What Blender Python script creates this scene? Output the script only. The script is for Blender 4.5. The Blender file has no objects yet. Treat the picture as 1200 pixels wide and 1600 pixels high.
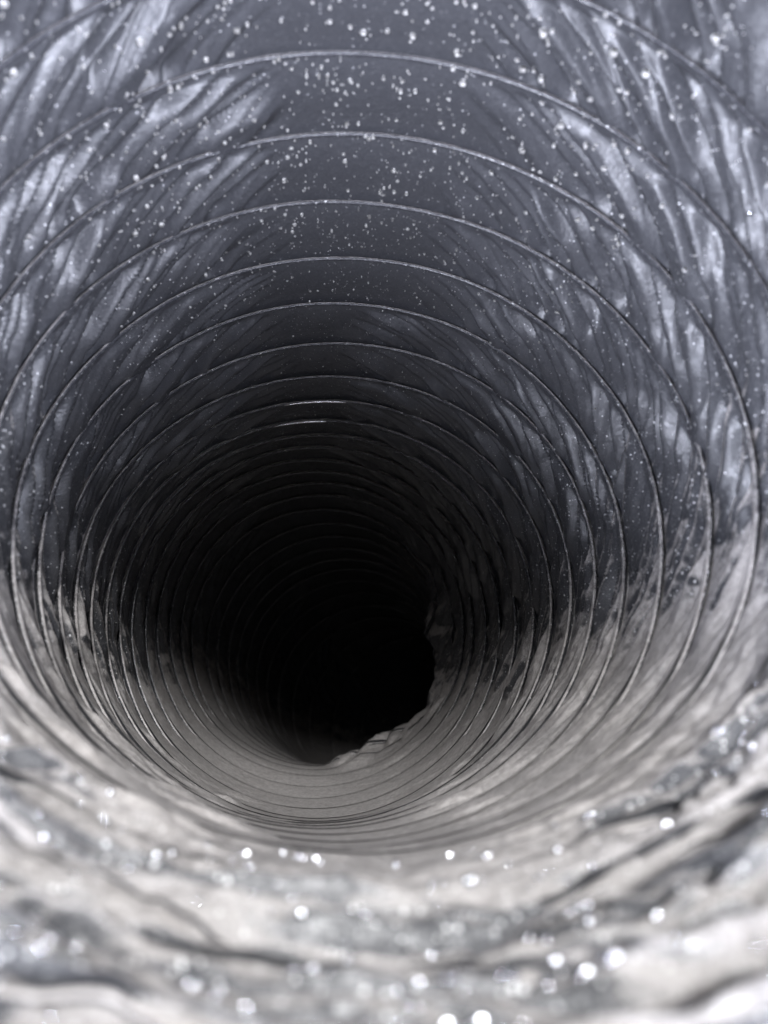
import bpy, math
import numpy as np

# ------------------------------------------------------------------ camera, light, exposure
R = 0.10                      # duct radius in metres (200 mm flexible duct)
ALPHA = math.radians(17.0)    # the camera looks slightly upwards
CAMZ = 0.46                   # lens height
sc = bpy.context.scene

def to_world(p):
    """view-aligned duct survey coordinates (right, up, forward, in radii) -> metres"""
    p = np.asarray(p, float) * R
    c, s = math.cos(ALPHA), math.sin(ALPHA)
    x, y, z = p[..., 0], p[..., 1], p[..., 2]
    return np.stack([x, z * c - y * s, CAMZ + y * c + z * s], -1)

cam_d = bpy.data.cameras.new('camera')
cam = bpy.data.objects.new('camera', cam_d)
sc.collection.objects.link(cam)
cam.location = (0, 0, CAMZ)
cam.rotation_euler = (math.pi / 2 + ALPHA, 0, 0)
cam_d.sensor_fit = 'HORIZONTAL'
cam_d.sensor_width = 36.0
cam_d.lens = 36.0
cam_d.clip_start = 0.002
cam_d.clip_end = 50
cam_d.dof.use_dof = True
cam_d.dof.focus_distance = 0.36
cam_d.dof.aperture_fstop = 15.0
sc.camera = cam

world = bpy.data.worlds.new('World')
sc.world = world
world.use_nodes = True
bg = world.node_tree.nodes['Background']
bg.inputs[0].default_value = (0.80, 0.88, 1.0, 1)
bg.inputs[1].default_value = 0.002

def area(name, loc, aim, size, power, col, spread):
    d = bpy.data.lights.new(name, 'AREA')
    d.shape = 'RECTANGLE'
    d.size, d.size_y = size
    d.energy = power
    d.spread = math.radians(spread)
    d.color = col
    o = bpy.data.objects.new(name, d)
    sc.collection.objects.link(o)
    a = to_world(loc)
    b = to_world(aim)
    o.location = a
    v = b - a
    import mathutils
    o.rotation_euler = mathutils.Vector(v).to_track_quat('-Z', 'Y').to_euler()
    return o

area('window_lamp', (1.4, 8.25, -12.5), (-0.1, -0.4, 2.2), (0.48, 0.20), 43.0, (0.985, 0.985, 1.0), 150)
area('crown_fill_lamp', (0.0, -1.30, -1.6), (0.0, 0.8, 2.2), (0.14, 0.08), 1.15, (0.80, 0.83, 1.0), 150)  # added fill from below the mouth, brightens the near crown film
area('side_fill_lamp', (1.9, -1.05, -1.8), (-0.6, 0.5, 1.8), (0.14, 0.14), 6.6, (0.80, 0.84, 1.0), 150)  # added fill lamp, lifts the left wall
area('side_fill_lamp', (-1.9, -1.05, -1.8), (0.6, 0.5, 1.8), (0.14, 0.14), 5.8, (0.80, 0.84, 1.0), 150)  # added fill lamp, lifts the right wall
area('torch_lamp', (0.25, 0.35, -0.30), (-0.2, 0.0, 3.0), (0.008, 0.008), 0.030, (1.0, 0.98, 0.95), 150)

sc.view_settings.view_transform = 'Standard'
sc.view_settings.look = 'None'
sc.view_settings.exposure = 0.0
sc.view_settings.gamma = 1.0
sc.view_settings.use_curve_mapping = False
sc.render.engine = 'CYCLES'
sc.cycles.use_denoising = True
sc.cycles.max_bounces = 6
sc.cycles.diffuse_bounces = 3
sc.cycles.glossy_bounces = 3

# ------------------------------------------------------------------ duct centre line: centre, yaw, pitch of every hoop
RINGS = [
    [-0.022, 0.393, 1.506, -0.05, -0.337], [-0.029, 0.312, 1.72, -0.067, -0.379], [-0.049, 0.226, 1.942, -0.077, -0.407],
    [-0.072, 0.138, 2.165, -0.082, -0.442], [-0.117, 0.044, 2.415, -0.07, -0.462], [-0.164, -0.047, 2.674, -0.045, -0.476],
    [-0.205, -0.133, 2.918, -0.017, -0.507], [-0.24, -0.223, 3.155, -0.016, -0.524], [-0.266, -0.314, 3.4, -0.037, -0.507],
    [-0.291, -0.409, 3.659, -0.053, -0.461], [-0.321, -0.502, 3.936, -0.079, -0.379], [-0.354, -0.583, 4.242, -0.099, -0.279],
    [-0.387, -0.66, 4.572, -0.104, -0.207], [-0.424, -0.725, 4.925, -0.094, -0.171], [-0.45, -0.786, 5.292, -0.064, -0.173],
    [-0.48, -0.856, 5.663, -0.024, -0.208], [-0.51, -0.952, 6.032, 0.029, -0.262], [-0.482, -1.061, 6.387, 0.068, -0.311],
    [-0.466, -1.173, 6.718, 0.078, -0.344], [-0.44, -1.294, 7.042, 0.085, -0.361], [-0.412, -1.414, 7.359, 0.091, -0.366],
    [-0.382, -1.533, 7.673, 0.097, -0.38]]
NEAR = [(-0.01, -0.25), (0.04, -0.14), (0.08, -0.03), (0.12, 0.06), (0.14, 0.06), (0.15, 0.08)]   # towards the mouth
FAR = [(0.13, -0.42), (0.18, -0.46), (0.25, -0.50), (0.35, -0.52), (0.50, -0.52), (0.68, -0.48), (0.88, -0.40), (1.1, -0.30), (1.3, -0.2)]

def direc(yaw, p):
    return np.array([math.sin(yaw) * math.cos(p), math.sin(p), math.cos(yaw) * math.cos(p)])

rings = [list(r) for r in RINGS]
for yaw, p in NEAR:
    r = rings[0]
    d = direc((yaw + r[3]) / 2, (p + r[4]) / 2) * 0.215
    rings.insert(0, [r[0] - d[0], r[1] - d[1], r[2] - d[2], yaw, p])
for yaw, p in FAR:
    r = rings[-1]
    d = direc((yaw + r[3]) / 2, (p + r[4]) / 2) * 0.36
    rings.append([r[0] + d[0], r[1] + d[1], r[2] + d[2], yaw, p])
rings = np.array(rings)
NR = len(rings)
N0 = len(NEAR)                # index of the first surveyed hoop

def cr(arr, t):
    """Catmull-Rom through the rows of arr at parameters t"""
    t = np.clip(t, 0, len(arr) - 1 - 1e-6)
    i = np.floor(t).astype(int)
    f = (t - i)[:, None]
    g = lambda j: arr[np.clip(j, 0, len(arr) - 1)]
    p0, p1, p2, p3 = g(i - 1), g(i), g(i + 1), g(i + 2)
    return 0.5 * (2 * p1 + (p2 - p0) * f + (2 * p0 - 5 * p1 + 4 * p2 - p3) * f**2 + (3 * p1 - p0 - 3 * p2 + p3) * f**3)

def frame(t):
    """centre, up, right vectors of the cross-section at t (array)"""
    q = cr(rings, np.atleast_1d(t))
    n = np.stack([np.sin(q[:, 3]) * np.cos(q[:, 4]), np.sin(q[:, 4]), np.cos(q[:, 3]) * np.cos(q[:, 4])], -1)
    up = np.array([[0, 1.0, 0]]) - n * n[:, 1:2]
    up /= np.linalg.norm(up, axis=1)[:, None]
    rt = np.cross(up, n)
    return q[:, :3], up, rt, n

# ------------------------------------------------------------------ noise
def perlin(x, y, seed, px=None):
    rng = np.random.RandomState(seed)
    S = 256
    perm = rng.permutation(S)
    ang = rng.rand(S) * 2 * math.pi
    gx, gy = np.cos(ang), np.sin(ang)
    xi = np.floor(x).astype(int)
    yi = np.floor(y).astype(int)
    xf, yf = x - xi, y - yi
    u = xf**3 * (xf * (xf * 6 - 15) + 10)
    v = yf**3 * (yf * (yf * 6 - 15) + 10)
    def gr(a, b):
        aa = (a % px) if px else a
        h = perm[(perm[aa % S] + b) % S]
        return gx[h] * (x - a) + gy[h] * (y - b)
    n00, n10 = gr(xi, yi), gr(xi + 1, yi)
    n01, n11 = gr(xi, yi + 1), gr(xi + 1, yi + 1)
    return ((n00 * (1 - u) + n10 * u) * (1 - v) + (n01 * (1 - u) + n11 * u) * v) * 1.5

def sstep(a, b, x):
    t = np.clip((x - a) / (b - a), 0, 1)
    return t * t * (3 - 2 * t)

# ------------------------------------------------------------------ materials
def film_material(name, base, rough):
    m = bpy.data.materials.new(name)
    m.use_nodes = True
    nt = m.node_tree
    nd, lk = nt.nodes, nt.links
    for n in list(nd):
        nd.remove(n)
    def N(t, **kw):
        n = nd.new(t)
        for k, v in kw.items():
            setattr(n, k, v)
        return n
    def math_(op, a, b=None, clamp=False):
        n = N('ShaderNodeMath', operation=op, use_clamp=clamp)
        for i, v in enumerate((a, b)):
            if v is None:
                continue
            if isinstance(v, (int, float)):
                n.inputs[i].default_value = v
            else:
                lk.new(v, n.inputs[i])
        return n.outputs[0]
    def noise(scale, detail=3, rough=0.55):
        n = N('ShaderNodeTexNoise')
        n.inputs['Scale'].default_value = scale
        n.inputs['Detail'].default_value = detail
        n.inputs['Roughness'].default_value = rough
        lk.new(tc.outputs['Object'], n.inputs['Vector'])
        return n.outputs['Fac']
    def ramp(v, a, b, c0=0.0, c1=1.0):
        n = N('ShaderNodeMapRange', interpolation_type='SMOOTHSTEP')
        lk.new(v, n.inputs['Value'])
        n.inputs['From Min'].default_value = a
        n.inputs['From Max'].default_value = b
        n.inputs['To Min'].default_value = c0
        n.inputs['To Max'].default_value = c1
        return n.outputs['Result']
    tc = N('ShaderNodeTexCoord')
    geo = N('ShaderNodeNewGeometry')
    sep = N('ShaderNodeSeparateXYZ')
    lk.new(geo.outputs['Normal'], sep.inputs[0])
    upz = sep.outputs['Z']
    # settled dust: lies on what faces upwards, broken by noise
    n1 = noise(70, 4)
    n2 = noise(420, 4, 0.65)
    n3 = noise(2600, 2, 0.6)
    a = math_('MULTIPLY', math_('SUBTRACT', n1, 0.5), 0.40)
    b = math_('MULTIPLY', math_('SUBTRACT', n2, 0.5), 0.26)
    c = math_('MULTIPLY', math_('SUBTRACT', n3, 0.5), 0.35)
    lev = math_('ADD', math_('ADD', math_('ADD', upz, a), b), c)
    att = N('ShaderNodeAttribute', attribute_name='shed')
    lev = math_('SUBTRACT', lev, att.outputs['Fac'])
    tone_down = N('ShaderNodeAttribute', attribute_name='tone_down')
    dust = math_('MULTIPLY', ramp(lev, 0.00, 0.34), math_('SUBTRACT', 1.0, math_('MULTIPLY', tone_down.outputs['Fac'], 0.36)))
    # fine flecks everywhere, thicker on what faces up
    vor = N('ShaderNodeTexVoronoi', feature='F1')
    vor.inputs['Scale'].default_value = 900
    lk.new(tc.outputs['Object'], vor.inputs['Vector'])
    sepc = N('ShaderNodeSeparateXYZ')
    lk.new(vor.outputs['Color'], sepc.inputs[0])
    size = math_('ADD', ramp(upz, -1.0, 0.3, 0.10, 0.30), math_('MULTIPLY', math_('SUBTRACT', sepc.outputs['X'], 0.75), 0.40))
    fl = math_('GREATER_THAN', size, vor.outputs['Distance'])
    fleck = math_('MULTIPLY', fl, ramp(sepc.outputs['Y'], 0.2, 1.0, 0.08, 0.95))
    haze = math_('MULTIPLY', ramp(n3, 0.48, 0.72), ramp(upz, -1.0, 0.2, 0.05, 0.16))
    # colours
    dcol = N('ShaderNodeMix', data_type='RGBA')
    dcol.inputs[6].default_value = (0.325, 0.305, 0.292, 1)
    dcol.inputs[7].default_value = (0.51, 0.485, 0.468, 1)
    lk.new(ramp(math_('ADD', math_('MULTIPLY', n2, 0.6), math_('MULTIPLY', n3, 0.4)), 0.38, 0.62), dcol.inputs[0])
    fcol = N('ShaderNodeMix', data_type='RGBA')
    fcol.inputs[6].default_value = base
    fcol.inputs[7].default_value = (0.68, 0.68, 0.68, 1)
    lk.new(math_('ADD', fleck, haze, True), fcol.inputs[0])
    bump = N('ShaderNodeBump')
    bump.inputs['Strength'].default_value = 0.35
    bump.inputs['Distance'].default_value = 0.0006
    lk.new(noise(900, 3), bump.inputs['Height'])
    film = N('ShaderNodeBsdfPrincipled')
    lk.new(fcol.outputs[2], film.inputs['Base Color'])
    lk.new(ramp(n2, 0.3, 0.7, rough - 0.06, rough + 0.14), film.inputs['Roughness'])
    lk.new(bump.outputs[0], film.inputs['Normal'])
    dbump = N('ShaderNodeBump')
    dbump.inputs['Strength'].default_value = 0.6
    dbump.inputs['Distance'].default_value = 0.0007
    lk.new(math_('ADD', n3, n2), dbump.inputs['Height'])
    dst = N('ShaderNodeBsdfPrincipled')
    lk.new(dcol.outputs[2], dst.inputs['Base Color'])
    dst.inputs['Roughness'].default_value = 0.95
    dst.inputs['Specular IOR Level'].default_value = 0.15
    lk.new(dbump.outputs[0], dst.inputs['Normal'])
    mix = N('ShaderNodeMixShader')
    lk.new(dust, mix.inputs[0])
    lk.new(film.outputs[0], mix.inputs[1])
    lk.new(dst.outputs[0], mix.inputs[2])
    out = N('ShaderNodeOutputMaterial')
    lk.new(mix.outputs[0], out.inputs[0])
    return m

FILM = film_material('black_film', (0.034, 0.035, 0.0395, 1), 0.40)
WIRE = film_material('film_covered_wire', (0.026, 0.0265, 0.031, 1), 0.22)

# ------------------------------------------------------------------ duct
duct = bpy.data.objects.new('flexible_duct', None)
sc.collection.objects.link(duct)
duct['label'] = 'long black plastic-film flexible duct with wire hoops, grey dust along its bottom'
duct['category'] = 'duct'
BASE = to_world(rings[N0 + 4, :3]) * np.array([1, 1, 0])
duct.location = BASE

def mesh_obj(name, co, faces, mat, parent, smooth=True):
    me = bpy.data.meshes.new(name)
    co = co.reshape(-1, 3)
    faces = np.asarray(faces, dtype=np.int32)
    nf = len(faces)
    me.vertices.add(len(co))
    me.vertices.foreach_set('co', co.astype(np.float32).ravel())
    me.loops.add(nf * 4)
    me.loops.foreach_set('vertex_index', faces.ravel())
    me.polygons.add(nf)
    me.polygons.foreach_set('loop_start', np.arange(0, nf * 4, 4, dtype=np.int32))
    me.polygons.foreach_set('loop_total', np.full(nf, 4, dtype=np.int32))
    if smooth:
        me.polygons.foreach_set('use_smooth', np.ones(nf, dtype=bool))
    me.materials.append(mat)
    me.update(calc_edges=True)
    me.validate()
    o = bpy.data.objects.new(name, me)
    sc.collection.objects.link(o)
    if parent is not None:
        o.parent = parent
    return o

def grid_faces(nu, nt):
    """rows nu+1 (open), columns nt (closed)"""
    i = np.arange(nu)[:, None]
    j = np.arange(nt)[None, :]
    j2 = (j + 1) % nt
    return np.stack([i * nt + j, i * nt + j2, (i + 1) * nt + j2, (i + 1) * nt + j], -1).reshape(-1, 4)

def hoop_radius(th, k):
    """each hoop is a little out of round"""
    r = np.random.RandomState(900 + k)
    a, b, c, d = r.uniform(-1, 1, 4)
    return 1 + 0.006 * a * np.cos(2 * th + 3 * b) + 0.004 * c * np.cos(3 * th + 3 * d) + 0.002 * b * np.cos(7 * th + 5 * d)

def folds(y, rng, dmin, dmax):
    """flat facets between sharp creases: returns 0..1 height and facet width for the fold coordinate y"""
    xs = [-1.2]
    while xs[-1] < 3.6:
        xs.append(xs[-1] + rng.uniform(dmin, dmax) * (2.0 if rng.rand() < 0.12 else 1.0))
    xs = np.array(xs)
    wid = np.diff(xs)
    pk = rng.uniform(0.12, 0.40, len(wid))
    am = rng.uniform(0.35, 1.0, len(wid))
    j = np.clip(np.searchsorted(xs, y) - 1, 0, len(wid) - 1)
    p = (y - xs[j]) / wid[j]
    k_ = pk[j]
    tri = np.where(p < k_, p / k_, (1 - p) / (1 - k_))
    tri = np.clip(tri, 0, 1)
    tri = tri - 0.18 * tri**4                          # slightly rounded crest, sharp crease
    return tri * am[j] * wid[j]

def pleats(th, u, k):
    """folds running slantwise between two hoops; th measured from the crown, -pi..pi"""
    deep = k - N0
    side = np.abs(th)
    out = np.zeros(np.broadcast(th, u).shape)
    arc = th / (2 * math.pi) + 0.5
    for s in (-1, 1):
        rng = np.random.RandomState(50 + 7 * k + s)
        slant = rng.uniform(0.36, 0.50)
        warp = 0.022 * perlin(arc * 14, u * 0.8 + 3 * k, 300 + k, 14) + 0.004 * perlin(arc * 60, u * 2.3, 400 + k, 60)
        y = side - slant * (u**0.85) + warp
        h = 1.15 * folds(y, rng, 0.055, 0.15) + 0.40 * folds(y * 1.02 + 0.1 * u, rng, 0.025, 0.07)
        if s < 0:
            A = sstep(0.15, 0.60, side) * float(np.interp(deep, [5, 11], [1.0, 0.25]))
        else:
            A = sstep(0.22, 0.75, side) * float(np.interp(deep, [5, 10], [1.0, 0.6]))
            if 5 <= deep <= 15:
                A = np.maximum(A, 0.45 * (1 - sstep(1.0, 2.0, side)) * sstep(0.0, 0.25, side))
        A = A * (1 - 0.80 * sstep(1.55, 2.2, side)) * (1 - sstep(2.7, 3.0, side))
        A = A * (0.30 + 0.80 * sstep(-0.3, 0.3, perlin(arc * 22, u * 0.6 + 1.7 * k, 500 + k, 22)))
        out += np.where(np.sign(th) == s, (0.060 - h) * A, 0)
    return out

def film_offset(th, u, k):
    deep = k - N0
    side = np.abs(th)
    bot = sstep(1.75, 2.7, side)                      # 1 along the bottom
    amp = 0.029 * (1 - bot) + 0.006 * bot
    prof = np.where(u < 0.95, (np.clip(u, 0, 1) / 0.95)**2.3, 0.5 + 0.5 * np.cos(np.pi * np.clip((u - 0.95) / 0.05, 0, 1)))
    off = amp * prof + 0.001 - 0.012 * bot
    env = np.sin(np.pi * np.clip(u, 0, 1))**0.6
    off = off + pleats(th, u, k) * sstep(0.04, 0.17, u) * (1 - sstep(0.84, 0.97, u))
    arc = th / (2 * math.pi)
    # film crumple
    for nx, ny, a, sd in ((40, 0.9, 0.007, 1), (110, 2.0, 0.002, 2)):
        n = perlin((arc + 0.5) * nx, u * ny + k * 7.3, sd * 100 + k, nx)
        a_loc = a * (0.18 + 0.82 * sstep(0.5, 1.3, side))
        if 5 <= deep <= 16:
            a_loc = np.maximum(a_loc, a * 0.7)
        off = off - env * a_loc * (np.abs(n) * 2 - 0.5) * (1 - 0.65 * bot)
    floor_ = -0.018 * sstep(0.05, 0.2, u) * (1 - sstep(0.60, 0.90, u)) - 0.002 - 0.011 * bot                      # the film never stands proud of the hoops
    q = off - floor_
    off = floor_ + 0.5 * (q + np.sqrt(q * q + 0.000012))
    return off + crush(th, k + u)

def crush(th, t):
    """crushed, creased bottom near the mouth, running on over hoops and film alike"""
    side = np.abs(th)
    f = sstep(1.55, 2.3, side) * (1 - sstep(N0 - 1.0, N0 + 2.5, t))
    arc = th / (2 * math.pi) + 0.5
    out = np.zeros(np.broadcast(th, t).shape)
    wob = 0.5 * perlin(arc * 9, t * 0.8, 31, 9)
    for nx, ny, a, sd in ((3, 0.7, 0.036, 5), (6, 1.6, 0.036, 6), (15, 3.2, 0.024, 7), (42, 6.5, 0.009, 8), (110, 12, 0.003, 9)):
        n = perlin(arc * nx + 0.5 * t, t * ny + wob * ny, sd, nx)
        out = out + a * (1.0 - 1.9 * np.abs(n))
    # loose, rumpled film where the duct turns away
    g = np.exp(-((t - (N0 + 16.2)) / 1.3)**2) * sstep(0.6, 1.3, th) * (1 - sstep(2.8, 3.1, th))
    lip = 0.0
    for nx, ny, a, sd in ((11, 0.6, 0.11, 15), (28, 1.3, 0.04, 16)):
        lip = lip - a * (np.abs(perlin(arc * nx + 0.4 * (t - N0 + 5), (t - N0 + 5) * ny, sd, nx)) * 2 - 0.3)
    return f * out + g * lip

film_samples = []
def build_band(k):
    deep = k - N0
    nt, nu = (1300, 52) if deep < 1 else (1080, 30) if deep < 8 else ((900, 24) if deep < 16 else (480, 16))
    th = -math.pi + 2 * math.pi * np.arange(nt) / nt
    u = np.linspace(0, 1, nu + 1)
    u = np.sort(np.concatenate([u[:-1] * 0.94 / u[-2], [0.95, 0.965, 0.98, 0.99, 1.0]]))
    nu = len(u) - 1
    TH, U = np.meshgrid(th, u)
    off = film_offset(TH, U, k)
    rr = hoop_radius(TH, k) * (1 - U) + hoop_radius(TH, k + 1) * U
    tt = k + u + 0.16 * np.clip(u / 0.95, 0, 1)**8 * np.clip((1 - u) / 0.05, 0, 1)   # the film tucks in behind the next hoop
    C, up, rt, n = frame(tt)
    rad = up[:, None, :] * np.cos(TH)[..., None] + rt[:, None, :] * np.sin(TH)[..., None]
    P = C[:, None, :] + rad * (rr + off)[..., None]
    W = to_world(P)
    film_samples.append((k, TH, U, W, to_world(P - rad) - to_world(P)))
    o = mesh_obj('film_band', W - BASE, grid_faces(nu, nt), FILM, duct)
    side = np.abs(TH)
    t_ = k + U
    arc = TH / (2 * math.pi) + 0.5
    wob = 0.6 * perlin(arc * 8, t_ * 0.5, 61, 8)
    pn = perlin(arc * 7 + 0.5 * t_, t_ * 1.5 + wob, 62, 7) + 0.7 * perlin(arc * 18 + 0.5 * t_, t_ * 3.0 + wob, 63, 18)
    shed = sstep(1.5, 2.2, side) * (1 - sstep(N0 - 0.5, N0 + 2.5, t_)) * (0.02 + 0.55 * sstep(0.12, 0.42, pn))   # dust shaken off the creased film
    zone = sstep(1.5, 2.2, side) * (1 - sstep(N0 - 0.5, N0 + 2.0, t_))  # lowers the dust mix near the mouth, offsetting over-bright light there
    az = o.data.attributes.new('tone_down', 'FLOAT', 'POINT')
    az.data.foreach_set('value', zone.astype(np.float32).ravel())
    at = o.data.attributes.new('shed', 'FLOAT', 'POINT')
    at.data.foreach_set('value', shed.astype(np.float32).ravel())
    return o

def build_hoop(k):
    nt, m = (720, 10) if k - N0 < 16 else (360, 8)
    th = -math.pi + 2 * math.pi * np.arange(nt) / nt
    C, up, rt, n = frame(float(k))
    rad = up * np.cos(th)[:, None] + rt * np.sin(th)[:, None]
    w = 0.0068
    side = np.abs(th)
    bot = sstep(1.75, 2.7, side)
    rr = hoop_radius(th, k) + 0.0045 + 0.012 * bot
    rr = rr + 0.0003 * perlin((th / (2 * math.pi) + 0.5) * 60, np.full_like(th, k * 3.1), 77, 60)
    rr = rr + crush(th, np.full_like(th, float(k)))
    ph = 2 * math.pi * np.arange(m + 1) / m
    P = C[None] + rad[None] * (rr[None, :] + w * np.cos(ph)[:, None])[..., None] + n[None] * (w * np.sin(ph))[:, None, None]
    return mesh_obj('wire_hoop', to_world(P) - BASE, grid_faces(m, nt), WIRE, duct)

for k in range(NR - 1):
    build_band(k)
hoops = [build_hoop(k) for k in range(NR)]

def bare_material():
    m = bpy.data.materials.new('bare_steel_wire')
    m.use_nodes = True
    b = m.node_tree.nodes['Principled BSDF']
    b.inputs['Base Color'].default_value = (0.60, 0.60, 0.60, 1)
    b.inputs['Metallic'].default_value = 1.0
    n = m.node_tree.nodes.new('ShaderNodeTexNoise')
    n.inputs['Scale'].default_value = 300
    mr = m.node_tree.nodes.new('ShaderNodeMapRange')
    mr.inputs['To Min'].default_value = 0.15
    mr.inputs['To Max'].default_value = 0.40
    m.node_tree.links.new(n.outputs['Fac'], mr.inputs['Value'])
    m.node_tree.links.new(mr.outputs['Result'], b.inputs['Roughness'])
    return m
BARE = bare_material()

def bare_wire(k, a0, a1):
    """a stretch of bare wire on a hoop, added and tapered for the glint there"""
    nt, m = 60, 8
    th = np.radians(np.linspace(a0, a1, nt))
    C, up, rt, n = frame(float(k))
    rad = up * np.cos(th)[:, None] + rt * np.sin(th)[:, None]
    w = 0.0056 * np.minimum(1, np.minimum(np.arange(nt) / 34.0, np.arange(nt)[::-1] / 6.0) + 0.05)
    rr = hoop_radius(th, k) + 0.0012
    ph = 2 * math.pi * np.arange(m) / m
    P = C[None] + rad[:, None] * (rr[:, None] + w[:, None] * np.cos(ph)[None])[..., None] + n[None] * (w[:, None] * np.sin(ph)[None])[..., None]
    return mesh_obj('bare_wire', to_world(P) - BASE, grid_faces(nt - 1, m), BARE, hoops[k])
bare_wire(N0 + 8, -23, 7)
bare_wire(N0 + 9, -25, 2)

# ------------------------------------------------------------------ dust specks clinging to the upper film
def speck_material():
    m = bpy.data.materials.new('pale_dust_speck')
    m.use_nodes = True
    b = m.node_tree.nodes['Principled BSDF']
    b.inputs['Base Color'].default_value = (0.82, 0.81, 0.78, 1)
    b.inputs['Roughness'].default_value = 0.6
    n = m.node_tree.nodes.new('ShaderNodeTexNoise')
    n.inputs['Scale'].default_value = 60
    mx = m.node_tree.nodes.new('ShaderNodeMix')
    mx.data_type = 'RGBA'
    mx.inputs[6].default_value = (0.70, 0.69, 0.66, 1)
    mx.inputs[7].default_value = (0.90, 0.89, 0.86, 1)
    m.node_tree.links.new(n.outputs['Fac'], mx.inputs[0])
    m.node_tree.links.new(mx.outputs[2], b.inputs['Base Color'])
    return m
SPECK = speck_material()

def specks():
    rng = np.random.RandomState(4)
    # a small cube-sphere: 8 corners pushed out, quads only
    c = np.array([[x, y, z] for x in (-1, 1) for y in (-1, 1) for z in (-1, 1)], float)
    ex = np.concatenate([c / math.sqrt(3), np.array([[1, 0, 0], [-1, 0, 0], [0, 1, 0], [0, -1, 0], [0, 0, 1], [0, 0, -1]], float)])
    quads = []
    for ax in range(3):
        for s in (-1, 1):
            ids = [i for i in range(8) if c[i, ax] == s]
            o = [a for a in range(3) if a != ax]
            ids.sort(key=lambda i: math.atan2(c[i, o[1]], c[i, o[0]]))
            f = 8 + ax * 2 + (0 if s > 0 else 1)
            quads += [[ids[0], ids[1], ids[2], f], [ids[2], ids[3], ids[0], f]]
    quads = np.array(quads)
    cos, fcs = [], []
    n = 0
    for (k, TH, U, W, IN) in film_samples:
        deep = k - N0
        if deep > 10:
            continue
        cnt = int(np.interp(deep, [-6, 0, 4, 10], [330, 460, 600, 300]))
        centres = [(rng.normal(0.25, 0.75), rng.rand()) for _ in range(14)]
        for _ in range(cnt):
            if rng.rand() < 0.12:
                c0 = centres[rng.randint(len(centres))]
                t, uu = c0[0] + rng.normal(0, 0.03), min(max(c0[1] + rng.normal(0, 0.12), 0), 0.94)
            else:
                t, uu = (rng.uniform(-1.15, 1.5) if rng.rand() < 0.75 else rng.uniform(-2.0, 2.0)), rng.rand() * 0.94
            i = min(int(uu * (TH.shape[0] - 5)), TH.shape[0] - 1)
            j = int((t + math.pi) / (2 * math.pi) * TH.shape[1]) % TH.shape[1]
            r = 0.00016 * (1 - rng.rand())**-0.42
            if abs(t) > 0.9 and rng.rand() < 0.85:
                if rng.rand() < 0.4:
                    continue
                r = rng.uniform(0.00006, 0.00013)
            r = min(r, 0.0006) * float(np.interp(deep, [-4, 1, 5, 10], [2.1, 1.5, 0.6, 0.4]))
            p = W[i, j] + IN[i, j] / np.linalg.norm(IN[i, j]) * r * 0.6
            sc_ = r * rng.uniform(0.6, 1.4, 3)
            cos.append(ex * sc_ + p)
            fcs.append(quads + n)
            n += len(ex)
    o = mesh_obj('dust', np.concatenate(cos) - BASE, np.concatenate(fcs), SPECK, None)
    o.location = BASE
    o['label'] = 'pale dust specks clinging to the upper black film of the duct'
    o['category'] = 'dust'
    o['kind'] = 'stuff'
specks()

def glint_bead():
    """metallic beads added to make the light glints of the creased film"""
    m = bpy.data.materials.new('glint_metal')
    m.use_nodes = True
    b = m.node_tree.nodes['Principled BSDF']
    b.inputs['Base Color'].default_value = (0.75, 0.77, 0.82, 1)
    b.inputs['Metallic'].default_value = 1.0
    n = m.node_tree.nodes.new('ShaderNodeTexNoise')
    n.inputs['Scale'].default_value = 400
    mr = m.node_tree.nodes.new('ShaderNodeMapRange')
    mr.inputs['To Min'].default_value = 0.18
    mr.inputs['To Max'].default_value = 0.32
    m.node_tree.links.new(n.outputs['Fac'], mr.inputs['Value'])
    m.node_tree.links.new(mr.outputs['Result'], b.inputs['Roughness'])
    rng = np.random.RandomState(12)
    nl, nb = 6, 10
    ex = np.array([[math.sin(a) * math.cos(p), math.sin(a) * math.sin(p), math.cos(a)]
                   for a in np.linspace(0.02, math.pi - 0.02, nl + 1) for p in np.arange(nb) * 2 * math.pi / nb])
    quads = grid_faces(nl, nb)
    cos, fcs, c = [], [], 0
    for (k, TH, U, W, IN) in film_samples:
        if k > N0:
            continue
        for _ in range(110):
            t = math.pi + rng.normal(0, 0.75)
            j = int((t + math.pi) / (2 * math.pi) * TH.shape[1]) % TH.shape[1]
            i = rng.randint(0, TH.shape[0] - 5)
            for q in range(1 + (rng.rand() < 0.35) * 2):
                r = 0.00030 * (1 - rng.rand())**-0.30
                r = min(r, 0.0006)
                jj = (j + int(rng.normal(0, 3))) % TH.shape[1]
                p = W[i, jj] + IN[i, jj] / np.linalg.norm(IN[i, jj]) * r * 0.4
                cos.append(ex * r * rng.uniform(0.4, 1.6, 3) + p)
                fcs.append(quads + c)
                c += len(ex)
    o = mesh_obj('glint_bead', np.concatenate(cos) - BASE, np.concatenate(fcs), m, None)
    o.location = BASE
    o['label'] = 'small metallic beads added for the light glints on the creased film at the duct mouth'
    o['category'] = 'glint_bead'
    o['kind'] = 'stuff'
glint_bead()
